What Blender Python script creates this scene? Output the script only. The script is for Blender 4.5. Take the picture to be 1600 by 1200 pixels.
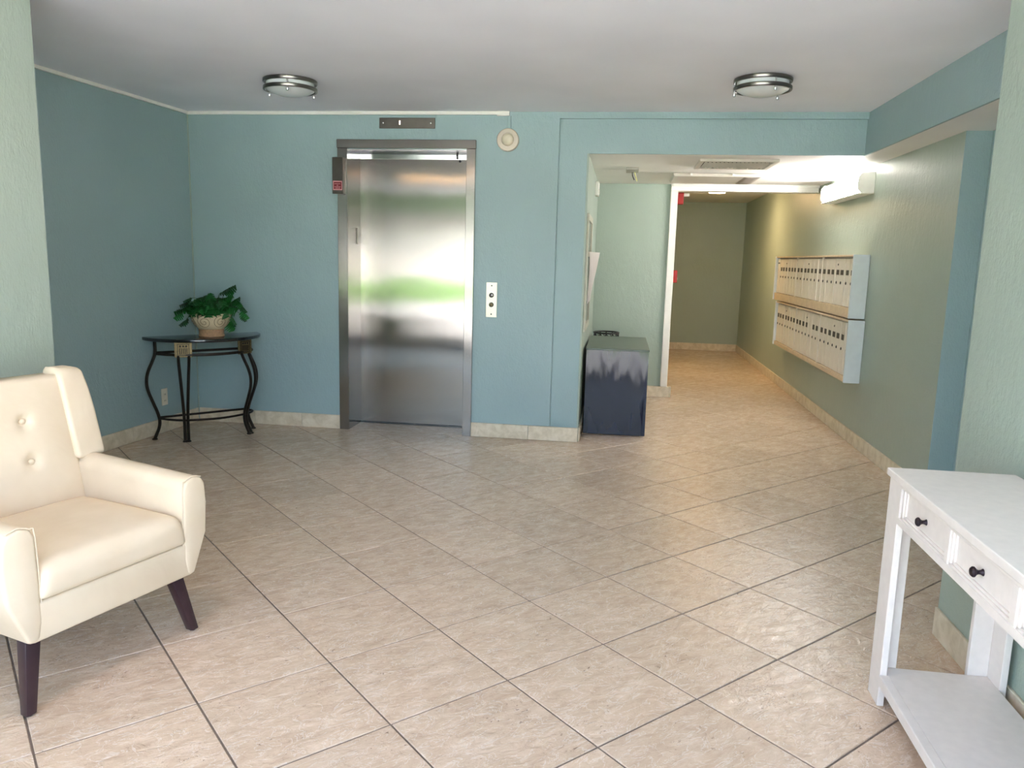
import bpy, bmesh, math, random
from mathutils import Vector, Matrix
random.seed(7)
C = bpy.context.scene.collection
S = bpy.context.scene
PI = math.pi
for o in list(bpy.data.objects):
    bpy.data.objects.remove(o)

# ------------------------------------------------------------------ camera
cam_d = bpy.data.cameras.new('camera')
cam_d.sensor_width = 36.0
cam_d.lens = 36.0 * 1215.2 / 1600.0
cam_d.clip_end = 400
cam = bpy.data.objects.new('camera', cam_d)
C.objects.link(cam)
_rt = Vector((0.98997103616626, 0.1388954850526451, 0.025795189161777598))
_up = Vector((-0.04752979241743783, 0.15552201893503728, 0.9866883096799746))
_fw = Vector((-0.13303483147152367, 0.9780188882932478, -0.16056396780405913))
M = Matrix.Identity(4)
for r in range(3):
    M[r][0], M[r][1], M[r][2] = _rt[r], _up[r], -_fw[r]
M[0][3], M[1][3], M[2][3] = 0.0, 0.0, 1.453
cam.matrix_world = M
S.camera = cam

# ------------------------------------------------------------------ sky, sun, exposure
world = bpy.data.worlds.new('world')
S.world = world
world.use_nodes = True
wn = world.node_tree.nodes
wl = world.node_tree.links
wn.clear()
w_out = wn.new('ShaderNodeOutputWorld')
w_bg = wn.new('ShaderNodeBackground')
w_sky = wn.new('ShaderNodeTexSky')
w_sky.sky_type = 'NISHITA'
w_sky.sun_disc = False
w_sky.sun_elevation = math.radians(58)
w_sky.sun_rotation = math.radians(-50)
w_sky.air_density = 1.0
w_sky.dust_density = 2.0
w_bg.inputs['Strength'].default_value = 0.34
wl.new(w_sky.outputs[0], w_bg.inputs[0])
wl.new(w_bg.outputs[0], w_out.inputs[0])

sun_d = bpy.data.lights.new('sun', 'SUN')
sun_d.energy = 10.0
sun_d.color = (1.0, 0.965, 0.91)
sun_d.angle = math.radians(0.53)
sun = bpy.data.objects.new('sun', sun_d)
C.objects.link(sun)
sun.rotation_euler = Vector((0.55, -0.28, -0.9)).to_track_quat('-Z', 'Y').to_euler()

S.view_settings.view_transform = 'Standard'
S.view_settings.look = 'None'
S.view_settings.gamma = 1.0
S.view_settings.use_curve_mapping = False
S.view_settings.exposure = 2.46
S.cycles.use_denoising = True
S.cycles.max_bounces = 14
S.cycles.diffuse_bounces = 8
S.cycles.glossy_bounces = 6
S.cycles.caustics_reflective = False
S.cycles.caustics_refractive = False
S.cycles.sample_clamp_indirect = 6.0
S.cycles.blur_glossy = 0.5

# ------------------------------------------------------------------ materials
def srgb(r, g, b):
    def f(c):
        c /= 255.0
        return c / 12.92 if c <= 0.04045 else ((c + 0.055) / 1.055) ** 2.4
    return (f(r), f(g), f(b), 1.0)

class NT:
    def __init__(self, name):
        self.m = bpy.data.materials.new(name)
        self.m.use_nodes = True
        self.n = self.m.node_tree.nodes
        self.l = self.m.node_tree.links
        self.b = self.n['Principled BSDF']
    def node(self, t, **kw):
        n = self.n.new(t)
        for k, v in kw.items():
            setattr(n, k, v)
        return n
    def set(self, k, v):
        self.b.inputs[k].default_value = v
    def link(self, a, b):
        self.l.new(a, b)
    def coords(self, kind='Object', scale=(1, 1, 1), rot=(0, 0, 0)):
        tc = self.node('ShaderNodeTexCoord')
        mp = self.node('ShaderNodeMapping')
        mp.inputs['Scale'].default_value = scale
        mp.inputs['Rotation'].default_value = rot
        self.link(tc.outputs[kind], mp.inputs[0])
        return mp.outputs[0]
    def noise(self, vec, scale, detail=3, rough=0.5, dist=0.0):
        n = self.node('ShaderNodeTexNoise')
        n.inputs['Scale'].default_value = scale
        n.inputs['Detail'].default_value = detail
        n.inputs['Roughness'].default_value = rough
        n.inputs['Distortion'].default_value = dist
        self.link(vec, n.inputs['Vector'])
        return n.outputs[0]
    def ramp(self, fac, stops):
        r = self.node('ShaderNodeValToRGB')
        e = r.color_ramp.elements
        while len(e) > 1:
            e.remove(e[0])
        e[0].position, e[0].color = stops[0]
        for p, c in stops[1:]:
            k = e.new(p)
            k.color = c
        self.link(fac, r.inputs[0])
        return r.outputs[0]
    def mix(self, fac, a, b, mode='MIX'):
        m = self.node('ShaderNodeMix', data_type='RGBA', blend_type=mode)
        if isinstance(fac, float):
            m.inputs[0].default_value = fac
        else:
            self.link(fac, m.inputs[0])
        for v, i in ((a, 6), (b, 7)):
            if isinstance(v, tuple):
                m.inputs[i].default_value = v
            else:
                self.link(v, m.inputs[i])
        return m.outputs[2]
    def bump(self, h, strength, dist=0.01, prev=None):
        b = self.node('ShaderNodeBump')
        b.inputs['Strength'].default_value = strength
        b.inputs['Distance'].default_value = dist
        self.link(h, b.inputs['Height'])
        if prev is not None:
            self.link(prev, b.inputs['Normal'])
        return b.outputs[0]

def plain(name, col, rough=0.5, metal=0.0, grain=0.06, gscale=18.0, bump=0.0, coat=0.0):
    t = NT(name)
    v = t.coords()
    n = t.noise(v, gscale, 4)
    lo = tuple(c * (1 - grain) for c in col[:3]) + (1,)
    hi = tuple(min(1, c * (1 + grain)) for c in col[:3]) + (1,)
    t.link(t.ramp(n, [(0.3, lo), (0.7, hi)]), t.b.inputs['Base Color'])
    t.set('Roughness', rough)
    t.set('Metallic', metal)
    if coat:
        t.set('Coat Weight', coat)
    if bump:
        t.link(t.bump(n, bump, 0.002), t.b.inputs['Normal'])
    return t.m

def paint(name, col, rough=0.5, bs=0.35):
    t = NT(name)
    v = t.coords()
    big = t.noise(v, 1.3, 2)
    lo = tuple(c * 0.95 for c in col[:3]) + (1,)
    hi = tuple(c * 1.04 for c in col[:3]) + (1,)
    t.link(t.ramp(big, [(0.3, lo), (0.7, hi)]), t.b.inputs['Base Color'])
    t.set('Roughness', rough)
    t.set('Specular IOR Level', 0.45)
    v2 = t.coords(scale=(1, 1, 0.55))
    f1 = t.noise(v2, 95, 3, 0.6)
    f2 = t.noise(v2, 26, 2, 0.5)
    b1 = t.bump(f2, bs * 0.8, 0.006)
    t.link(t.bump(f1, bs, 0.004, b1), t.b.inputs['Normal'])
    return t.m

MAT = {}
MAT['wall'] = paint('teal_wall_paint', srgb(151, 174, 177), 0.45, 0.6)
MAT['sage'] = paint('sage_wall_paint', srgb(160, 174, 163), 0.42, 0.55)  # on the hall walls this greener tone includes the warm lamp cast
MAT['ceiling'] = paint('ceiling_paint', srgb(242, 243, 250), 0.7, 0.12)
MAT['soffit'] = paint('soffit_paint', srgb(238, 236, 232), 0.6, 0.12)
MAT['white_trim'] = plain('white_trim_paint', srgb(232, 230, 224), 0.4, grain=0.03)
MAT['white_wood'] = plain('white_painted_wood', srgb(222, 214, 208), 0.42, grain=0.035, gscale=30, bump=0.05)
MAT['nickel'] = plain('brushed_nickel', srgb(120, 116, 112), 0.28, 1.0)
MAT['chrome'] = plain('bright_steel', srgb(215, 215, 215), 0.16, 1.0, grain=0.02)
MAT['glass_white'] = plain('frosted_white_glass', srgb(214, 220, 222), 0.25, grain=0.02, coat=0.3)
MAT['black'] = plain('black_paint', srgb(20, 19, 20), 0.45)
MAT['gap_shade'] = plain('painted_recess_shade', srgb(28, 27, 26), 0.8)
MAT['knob'] = plain('dark_bronze_knob', srgb(44, 34, 40), 0.35, 0.6)
MAT['iron'] = plain('dark_bronze_iron', srgb(46, 40, 34), 0.42, 0.7, grain=0.25, gscale=40)
MAT['medallion'] = plain('aged_brass_medallion', srgb(120, 104, 74), 0.45, 0.8, grain=0.2, gscale=60)
MAT['marble_top'] = plain('black_stone_top', srgb(24, 26, 30), 0.16, grain=0.4, gscale=25, coat=0.5)
MAT['pot'] = plain('cream_glazed_pot', srgb(206, 190, 158), 0.35, grain=0.08, gscale=20)
MAT['pot_foot'] = plain('terracotta_cream_foot', srgb(176, 138, 104), 0.55, grain=0.18, gscale=70)
MAT['pot_line'] = plain('pot_scroll_glaze', srgb(110, 88, 74), 0.5)
MAT['soil'] = plain('dark_soil', srgb(26, 22, 16), 0.9, grain=0.4, gscale=80)
MAT['stem'] = plain('plant_stem', srgb(40, 78, 34), 0.5)
MAT['cream_plastic'] = plain('cream_plastic', srgb(222, 212, 190), 0.4, grain=0.03)
MAT['alarm'] = plain('cream_alarm_plastic', srgb(208, 196, 180), 0.4, grain=0.03)
MAT['red'] = plain('red_plastic', srgb(176, 30, 26), 0.4)
MAT['label_red'] = plain('dark_red_label', srgb(112, 14, 30), 0.4)
MAT['print_pink'] = plain('pale_print', srgb(214, 150, 156), 0.5)
MAT['print_dark'] = plain('dark_print', srgb(50, 48, 46), 0.5)
MAT['mail_door'] = plain('mailbox_enamel', srgb(224, 217, 205), 0.4, grain=0.05, gscale=6)
MAT['mail_side'] = plain('mailbox_side_white', srgb(214, 222, 226), 0.45, grain=0.03)
MAT['mail_wood'] = plain('pale_pine', srgb(204, 184, 156), 0.5, grain=0.10, gscale=22)
MAT['mail_label'] = plain('dark_label_plate', srgb(58, 52, 44), 0.45)
MAT['paper'] = plain('white_paper', srgb(232, 228, 226), 0.8, grain=0.02)
MAT['board_frame'] = plain('pale_grey_frame', srgb(190, 186, 170), 0.4)
MAT['board_glass'] = plain('board_glass', srgb(120, 122, 110), 0.08, grain=0.05)
MAT['vent_white'] = plain('vent_enamel', srgb(206, 200, 190), 0.4, grain=0.03)
MAT['vent_grey'] = plain('vent_grey', srgb(150, 142, 136), 0.45)
MAT['jbox'] = plain('grey_box_cover', srgb(176, 172, 160), 0.45)
MAT['wire_yellow'] = plain('yellow_wire', srgb(216, 206, 120), 0.4)
MAT['leg_wood'] = plain('dark_espresso_wood', srgb(48, 28, 36), 0.28, grain=0.12, gscale=40, coat=0.3)
MAT['mat'] = plain('dark_mat_pile', srgb(44, 50, 62), 0.95, grain=0.3, gscale=90, bump=0.3)
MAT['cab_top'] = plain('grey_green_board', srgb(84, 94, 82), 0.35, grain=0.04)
MAT['concrete'] = plain('driveway_concrete', srgb(200, 197, 196), 0.8, grain=0.07, gscale=2)
MAT['lawn'] = plain('lawn_grass', srgb(96, 140, 44), 0.9, grain=0.25, gscale=3)
MAT['house'] = plain('white_stucco', srgb(226, 222, 214), 0.7, grain=0.03)
MAT['roof'] = plain('grey_roof', srgb(112, 108, 104), 0.8, grain=0.1)
MAT['hedge'] = plain('hedge_green', srgb(58, 84, 44), 0.9, grain=0.4, gscale=5)

def mat_grout():
    t = NT('grout')
    v = t.coords()
    n = t.noise(v, 30, 4)
    t.link(t.ramp(n, [(0.3, srgb(98, 86, 78)), (0.7, srgb(124, 110, 100))]), t.b.inputs['Base Color'])
    t.set('Roughness', 0.75)
    return t.m
MAT['grout'] = mat_grout()

def mat_tile():
    t = NT('riven_stone_tile')
    tc = t.node('ShaderNodeTexCoord')
    oi = t.node('ShaderNodeObjectInfo')
    add = t.node('ShaderNodeVectorMath', operation='ADD')
    mul = t.node('ShaderNodeMath', operation='MULTIPLY')
    mul.inputs[1].default_value = 37.0
    t.link(oi.outputs['Random'], mul.inputs[0])
    t.link(tc.outputs['Object'], add.inputs[0])
    t.link(mul.outputs[0], add.inputs[1])
    mp = t.node('ShaderNodeMapping')
    mp.inputs['Rotation'].default_value = (0, 0, math.radians(-14))
    mp.inputs['Scale'].default_value = (0.52, 1.0, 1.0)
    t.link(add.outputs[0], mp.inputs[0])
    v = mp.outputs[0]
    big = t.noise(v, 20, 6, 0.66, 0.5)
    base = t.ramp(big, [(0.30, srgb(190, 166, 143)), (0.5, srgb(203, 180, 157)), (0.70, srgb(216, 195, 174))])
    # dark elongated pits
    pit = t.noise(v, 96, 2, 0.62, 1.2)
    pm = t.ramp(pit, [(0.655, (0, 0, 0, 1)), (0.70, (0.75, 0.75, 0.75, 1))])
    zone = t.noise(v, 7, 2)
    zm = t.ramp(zone, [(0.46, (0, 0, 0, 1)), (0.6, (1, 1, 1, 1))])
    pf = t.mix(1.0, pm, zm, 'MULTIPLY')
    vein = t.noise(v, 14, 4, 0.6, 1.6)
    vm = t.ramp(vein, [(0.48, (0, 0, 0, 1)), (0.50, (0.5, 0.5, 0.5, 1)), (0.52, (0, 0, 0, 1))])
    c1 = t.mix(vm, base, srgb(228, 219, 208))
    c2 = t.mix(pf, c1, srgb(112, 94, 82))
    # per-tile tone
    rr = t.node('ShaderNodeMapRange')
    rr.inputs['To Min'].default_value = 0.94
    rr.inputs['To Max'].default_value = 1.04
    t.link(oi.outputs['Random'], rr.inputs['Value'])
    cm = t.node('ShaderNodeVectorMath', operation='SCALE')
    t.link(c2, cm.inputs[0])
    t.link(rr.outputs[0], cm.inputs['Scale'])
    t.link(cm.outputs[0], t.b.inputs['Base Color'])
    rg = t.ramp(big, [(0.3, (0.23, 0.23, 0.23, 1)), (0.7, (0.25, 0.25, 0.25, 1))])
    t.link(rg, t.b.inputs['Roughness'])
    t.set('Specular IOR Level', 0.5)
    rv = t.noise(v, 26, 5, 0.6, 1.0)
    b1 = t.bump(rv, 0.55, 0.010)
    inv = t.node('ShaderNodeMath', operation='SUBTRACT')
    inv.inputs[0].default_value = 1.0
    t.link(pf, inv.inputs[1])
    t.link(t.bump(inv.outputs[0], 0.4, 0.002, b1), t.b.inputs['Normal'])
    return t.m
MAT['tile'] = mat_tile()

def mat_base_tile():
    t = NT('travertine_base')
    oi = t.node('ShaderNodeObjectInfo')
    tc = t.node('ShaderNodeTexCoord')
    add = t.node('ShaderNodeVectorMath', operation='ADD')
    mul = t.node('ShaderNodeMath', operation='MULTIPLY')
    mul.inputs[1].default_value = 19.0
    t.link(oi.outputs['Random'], mul.inputs[0])
    t.link(tc.outputs['Object'], add.inputs[0])
    t.link(mul.outputs[0], add.inputs[1])
    n = t.noise(add.outputs[0], 14, 5, 0.6, 0.5)
    t.link(t.ramp(n, [(0.3, srgb(196, 182, 156)), (0.55, srgb(218, 206, 184)), (0.75, srgb(228, 218, 198))]), t.b.inputs['Base Color'])
    t.set('Roughness', 0.4)
    t.link(t.bump(n, 0.1, 0.003), t.b.inputs['Normal'])
    return t.m
MAT['base'] = mat_base_tile()

def mat_steel(name, rough, col, spread=0.5, wave=0.02):
    """brushed steel: fine vertical scratches tilt the normal sideways, slight oil-canning tilts it up and down"""
    t = NT(name)
    tc = t.node('ShaderNodeTexCoord')
    ge = t.node('ShaderNodeNewGeometry')
    sep = t.node('ShaderNodeSeparateXYZ')
    t.link(tc.outputs['Object'], sep.inputs[0])
    def math_(op, a, b):
        m = t.node('ShaderNodeMath', operation=op)
        for i, v in enumerate((a, b)):
            if isinstance(v, (int, float)): m.inputs[i].default_value = v
            else: t.link(v, m.inputs[i])
        return m.outputs[0]
    p = math_('ADD', sep.outputs[0], sep.outputs[1])
    cell = math_('FLOOR', math_('MULTIPLY', p, 2600.0), 0.0)
    row = math_('FLOOR', math_('MULTIPLY', math_('ADD', sep.outputs[2], math_('MULTIPLY', p, 37.0)), 1900.0), 0.0)
    wn_ = t.node('ShaderNodeTexWhiteNoise', noise_dimensions='2D')
    cv = t.node('ShaderNodeCombineXYZ')
    t.link(cell, cv.inputs[0]); t.link(row, cv.inputs[1])
    t.link(cv.outputs[0], wn_.inputs['Vector'])
    g = math_('SUBTRACT', wn_.outputs['Value'], 0.5)
    tan = t.node('ShaderNodeVectorMath', operation='CROSS_PRODUCT')
    t.link(ge.outputs['Normal'], tan.inputs[0]); tan.inputs[1].default_value = (0, 0, 1)
    sc1 = t.node('ShaderNodeVectorMath', operation='SCALE')
    t.link(tan.outputs[0], sc1.inputs[0]); t.link(math_('MULTIPLY', g, spread), sc1.inputs['Scale'])
    mp = t.node('ShaderNodeMapping')
    mp.inputs['Scale'].default_value = (1.1, 1.1, 2.6)
    t.link(tc.outputs['Object'], mp.inputs[0])
    w = t.noise(mp.outputs[0], 1.6, 1, 0.4)
    cz = t.node('ShaderNodeCombineXYZ')
    t.link(math_('MULTIPLY', math_('SUBTRACT', w, 0.5), wave), cz.inputs[2])
    ad = t.node('ShaderNodeVectorMath', operation='ADD')
    t.link(ge.outputs['Normal'], ad.inputs[0]); t.link(sc1.outputs[0], ad.inputs[1])
    ad2 = t.node('ShaderNodeVectorMath', operation='ADD')
    t.link(ad.outputs[0], ad2.inputs[0]); t.link(cz.outputs[0], ad2.inputs[1])
    nm = t.node('ShaderNodeVectorMath', operation='NORMALIZE')
    t.link(ad2.outputs[0], nm.inputs[0])
    t.link(nm.outputs[0], t.b.inputs['Normal'])
    t.set('Base Color', col)
    t.set('Metallic', 1.0)
    t.set('Roughness', rough)
    return t.m
MAT['steel_door'] = mat_steel('brushed_steel_door', 0.075, srgb(152, 149, 143), 0.40, 0.014)
MAT['steel_frame'] = mat_steel('brushed_steel_frame', 0.12, srgb(150, 147, 142), 0.4, 0.008)
MAT['steel_plate'] = plain('satin_steel_plate', srgb(120, 114, 108), 0.3, 1.0)
MAT['steel_light'] = plain('pale_steel_plate', srgb(226, 224, 206), 0.4, 0.35)

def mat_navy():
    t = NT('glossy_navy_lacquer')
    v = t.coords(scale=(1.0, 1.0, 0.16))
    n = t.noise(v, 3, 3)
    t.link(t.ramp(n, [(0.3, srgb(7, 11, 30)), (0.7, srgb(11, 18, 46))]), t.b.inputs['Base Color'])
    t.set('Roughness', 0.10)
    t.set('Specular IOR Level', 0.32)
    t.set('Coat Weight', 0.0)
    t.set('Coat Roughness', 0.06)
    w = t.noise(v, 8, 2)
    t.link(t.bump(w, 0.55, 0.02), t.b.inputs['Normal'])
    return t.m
MAT['navy'] = mat_navy()

def mat_leather():
    t = NT('cream_leather')
    v = t.coords()
    n = t.noise(v, 160, 3)
    b = t.noise(v, 5, 3)
    t.link(t.ramp(b, [(0.3, srgb(208, 190, 165)), (0.7, srgb(217, 201, 178))]), t.b.inputs['Base Color'])
    t.set('Roughness', 0.46)
    t.set('Specular IOR Level', 0.4)
    w = t.noise(t.coords(scale=(1.0, 1.6, 1.0)), 7, 3, 0.5, 0.8)
    b1 = t.bump(w, 0.22, 0.012)
    t.link(t.bump(n, 0.10, 0.001, b1), t.b.inputs['Normal'])
    return t.m
MAT['leather'] = mat_leather()

def mat_leaf():
    t = NT('split_leaf_green')
    oi = t.node('ShaderNodeObjectInfo')
    t.link(t.ramp(oi.outputs['Random'], [(0.0, srgb(12, 66, 24)), (0.6, srgb(22, 98, 36)), (1.0, srgb(44, 124, 58))]), t.b.inputs['Base Color'])
    t.set('Roughness', 0.38)
    return t.m
MAT['leaf'] = mat_leaf()

def emit(name, col, strength):
    t = NT(name)
    t.set('Base Color', col)
    t.set('Emission Color', col)
    t.set('Emission Strength', strength)
    return t.m
MAT['tube_light'] = emit('fluorescent_lens', (1.0, 0.97, 0.95, 1), 13.0)
MAT['warm_light'] = emit('warm_lamp_glass', (1.0, 0.64, 0.32, 1), 25.0)
MAT['porch_light'] = emit('porch_lamp_glass', (1.0, 0.62, 0.32, 1), 6.5)
MAT['lit_digit'] = emit('lit_digit', (1.0, 0.55, 0.4, 1), 1.5)

# ------------------------------------------------------------------ mesh helpers
def new(): return bmesh.new()

def box(bm, x0, x1, y0, y1, z0, z1, bev=0.0, seg=2, mat=None):
    vs = [bm.verts.new(p) for p in ((x0, y0, z0), (x1, y0, z0), (x1, y1, z0), (x0, y1, z0), (x0, y0, z1), (x1, y0, z1), (x1, y1, z1), (x0, y1, z1))]
    fs = [bm.faces.new([vs[i] for i in f]) for f in ((3, 2, 1, 0), (4, 5, 6, 7), (0, 1, 5, 4), (1, 2, 6, 5), (2, 3, 7, 6), (3, 0, 4, 7))]
    allv = vs
    if bev > 0:
        es = list({e for f in fs for e in f.edges})
        r = bmesh.ops.bevel(bm, geom=es, offset=bev, segments=seg, profile=0.5, affect='EDGES')
        allv = list({v for v in r['verts']} | {v for v in vs if v.is_valid})
    if mat is not None:
        bmesh.ops.transform(bm, matrix=mat, verts=allv)
    return allv

def prism(bm, poly, axis, a, b, bev=0.0, seg=2):
    """extrude 2-D polygon along axis ('x','y','z') from a to b"""
    def P(p, t):
        if axis == 'x': return (t, p[0], p[1])
        if axis == 'y': return (p[0], t, p[1])
        return (p[0], p[1], t)
    A = [bm.verts.new(P(p, a)) for p in poly]
    B = [bm.verts.new(P(p, b)) for p in poly]
    n = len(poly)
    fs = [bm.faces.new(list(reversed(A))), bm.faces.new(B)]
    for i in range(n):
        fs.append(bm.faces.new((A[i], A[(i + 1) % n], B[(i + 1) % n], B[i])))
    bmesh.ops.recalc_face_normals(bm, faces=fs)
    out = A + B
    if bev > 0:
        es = list({e for f in fs for e in f.edges})
        r = bmesh.ops.bevel(bm, geom=es, offset=bev, segments=seg, profile=0.5, affect='EDGES')
        out = list({v for v in r['verts']} | {v for v in out if v.is_valid})
    return out

def lathe(bm, prof, cx=0, cy=0, n=32, a0=0, a1=2 * PI, cap=True):
    full = abs(a1 - a0 - 2 * PI) < 1e-6
    k = n if full else n + 1
    rings = []
    for r, z in prof:
        if r < 1e-6:
            rings.append([bm.verts.new((cx, cy, z))])
        else:
            rings.append([bm.verts.new((cx + r * math.cos(a0 + (a1 - a0) * i / n), cy + r * math.sin(a0 + (a1 - a0) * i / n), z)) for i in range(k)])
    for A, B in zip(rings, rings[1:]):
        m = n if full else n
        for i in range(m):
            j = (i + 1) % k
            if len(A) == 1 and len(B) == 1: continue
            if len(A) == 1: f = (A[0], B[j], B[i])
            elif len(B) == 1: f = (A[i], A[j], B[0])
            else: f = (A[i], A[j], B[j], B[i])
            bm.faces.new(f)
    if cap:
        for R_ in (rings[0], rings[-1]):
            if len(R_) > 2 and full:
                try: bm.faces.new(R_)
                except ValueError: pass
    bmesh.ops.recalc_face_normals(bm, faces=bm.faces[:])

def tube(bm, pts, r, n=8, w=None, close=False):
    """sweep a round (or elliptic: r across, w up) section along points"""
    pts = [Vector(p) for p in pts]
    rings = []
    N = len(pts)
    ref = Vector((0, 0, 1))
    ov = (pts[-1] - pts[0]) if not close else Vector((1, 0, 0))
    if ov.length > 1e-6 and abs(ov.normalized().z) > 0.6: ref = Vector((0.37, 0.93, 0))
    for i, p in enumerate(pts):
        if close:
            t = (pts[(i + 1) % N] - pts[i - 1]).normalized()
        else:
            t = (pts[min(i + 1, N - 1)] - pts[max(i - 1, 0)]).normalized()
        rf = ref if abs(t.dot(ref)) < 0.97 else Vector((1, 0.2, 0.3))
        s = t.cross(rf).normalized()
        u = s.cross(t).normalized()
        rr = r[i] if isinstance(r, (list, tuple)) else r
        ww = rr if w is None else w
        rings.append([bm.verts.new(p + s * rr * math.cos(2 * PI * k / n) + u * ww * math.sin(2 * PI * k / n)) for k in range(n)])
    pairs = list(zip(rings, rings[1:])) + ([(rings[-1], rings[0])] if close else [])
    for A, B in pairs:
        for k in range(n):
            bm.faces.new((A[k], A[(k + 1) % n], B[(k + 1) % n], B[k]))
    if not close:
        bm.faces.new(rings[0]); bm.faces.new(list(reversed(rings[-1])))
    bmesh.ops.recalc_face_normals(bm, faces=bm.faces[:])

def catmull(P, n=6):
    P = [Vector(p) for p in P]
    Q = [P[0] * 2 - P[1]] + P + [P[-1] * 2 - P[-2]]
    out = []
    for i in range(1, len(Q) - 2):
        for k in range(n):
            t = k / n
            a, b, c, d = Q[i - 1:i + 3]
            out.append(0.5 * ((2 * b) + (c - a) * t + (2 * a - 5 * b + 4 * c - d) * t * t + (3 * b - a - 3 * c + d) * t ** 3))
    out.append(P[-1])
    return out

def obj(name, bm, mat, parent=None, smooth=False, label=None, kind=None, loc=None):
    me = bpy.data.meshes.new(name)
    bm.to_mesh(me)
    bm.free()
    o = bpy.data.objects.new(name, me)
    C.objects.link(o)
    me.materials.append(MAT[mat] if isinstance(mat, str) else mat)
    if smooth:
        for p in me.polygons: p.use_smooth = True
        if smooth != 'all':
            me.set_sharp_from_angle(angle=math.radians(40))
    if parent is not None: o.parent = parent
    if label: o['label'] = label
    if kind: o['kind'] = kind
    if loc: o.location = loc
    return o

def obj_c(name, src, parent, loc=(0, 0, 0), rot=(0, 0, 0), scale=None, mat=None):
    o = bpy.data.objects.new(name, src.data if hasattr(src, 'data') else src)
    C.objects.link(o)
    o.parent = parent
    o.location = loc
    o.rotation_euler = rot
    if scale: o.scale = scale
    return o

def thing(name, label, cat, loc=(0, 0, 0), rotz=0.0, group=None, kind=None):
    o = bpy.data.objects.new(name, None)
    C.objects.link(o)
    o.empty_display_size = 0.1
    o.location = loc
    o.rotation_euler = (0, 0, rotz)
    o['label'] = label
    o['category'] = cat
    if group: o['group'] = group
    if kind: o['kind'] = kind
    return o

def tag(o, label, cat, group=None, kind=None):
    o['label'] = label
    o['category'] = cat
    if group: o['group'] = group
    if kind: o['kind'] = kind
    return o

def struct(name, boxes, mat, label, parent=None):
    bm = new()
    for b in boxes: box(bm, *b)
    o = obj(name, bm, mat, parent)
    if parent is None: tag(o, label, name.split('_')[0], kind='structure')
    return o

# ------------------------------------------------------------------ setting
YB, XH, XL, ZC, ZS = 6.13, 1.95, -0.29, 2.55, 2.25

def wall_strip(name, p0, p1, thick, z0, z1, mat, label):
    """wall whose room face runs p0 -> p1 (room on the right-hand side)"""
    d = Vector((p1[0] - p0[0], p1[1] - p0[1])).normalized()
    n = Vector((-d.y, d.x)) * thick
    bm = new()
    prism(bm, [(p0[0], p0[1]), (p1[0], p1[1]), (p1[0] + n.x, p1[1] + n.y), (p0[0] + n.x, p0[1] + n.y)], 'z', z0, z1)
    return tag(obj(name, bm, mat), label, 'wall', kind='structure')

def XW(y): return -3.545 - 0.069 * (YB - y)          # room face of the left wall
wall_strip('wall_left', (XW(3.0), 3.0), (XW(YB + 0.02), YB + 0.02), 0.25, 0, ZC, 'wall', 'dark teal painted wall on the left behind the half-moon table')
struct('wall_back', [(-3.9, -2.2, YB, 6.75, 0, ZC), (-2.2, -1.227, YB, 6.75, 2.27, ZC), (-1.227, -0.52, YB, 6.75, 0, ZC),
                     (-2.2, -1.227, 6.47, 6.75, 0, 2.27),
                     (-0.52, XL - 0.014, YB + 0.028, 8.7, 0, 2.503), (-0.52, 1.71, YB, YB + 0.05, 2.503, ZC),
                     (XL - 0.014, 1.71, YB + 0.028, YB + 0.045, ZS, 2.503)], 'wall', 'teal textured wall around the elevator and over the hallway opening')
struct('wall_hall_end', [(XL, 0.47, 8.49, 8.62, 0, ZS + 0.1), (0.47, XH, 8.5, 8.62, 2.2, ZS + 0.1)], 'sage', 'short sage wall beside the white doorway frame')
struct('wall_hall_left', [(XL - 0.013, XL, YB + 0.028, 8.49, 0.0, ZS)], 'sage', 'pale left side wall of the hallway holding the notice board')
struct('wall_right', [(XH, 2.35, 5.034, 13.5, 0, ZC)], 'sage', 'long sage green right wall carrying the mailboxes')
struct('wall_alcove', [(2.095, 2.35, 3.0, 5.03, 0, ZC), (XH, 2.35, 5.03, 5.034, 0, ZC)], 'wall', 'blue side wall of the narrow alcove beside the right pillar')  # thin front slab: daylight tint at the corner put into its teal colour
struct('wall_pillar_right', [(1.32, 2.5, 0.2, 3.15, 0, ZC)], 'sage', 'pale sage pillar at right behind the white console table')  # unseen near end lengthened to shape the daylight reaching in
struct('wall_pillar_left', [(-4.0, -2.545, 0.2, 3.2, 0, ZC)], 'sage', 'pale sage pillar at left behind the armchair')  # also extended out of view to even out the daylight
struct('wall_corridor_left', [(0.3, 0.54, 8.62, 13.5, 0, 2.45)], 'sage', 'left wall of the far corridor carrying the red fire alarms')
struct('wall_corridor_end', [(0.3, 2.2, 13.3, 13.5, 0, 2.45)], 'sage', 'far end wall of the warm lit corridor')
struct('wall_fascia', [(1.71, 1.725, 3.15, YB + 0.045, ZS, ZC)], 'wall', 'teal fascia of the dropped ceiling along the right side')

ceil = struct('ceiling', [(-8, 6, -1.3, 13.8, ZC, ZC + 0.3)], 'ceiling', 'pale grey lobby ceiling')
struct('ceiling_soffit', [(XL, XH, YB + 0.045, 8.5, ZS, ZC), (1.725, 2.095, 3.15, YB + 0.045, ZS, ZC)], 'soffit', 'white lowered ceiling over the hallway')
struct('ceiling_corridor', [(0.54, XH, 8.62, 13.3, 2.42, ZC)], 'soffit', 'white ceiling of the far corridor')

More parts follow.
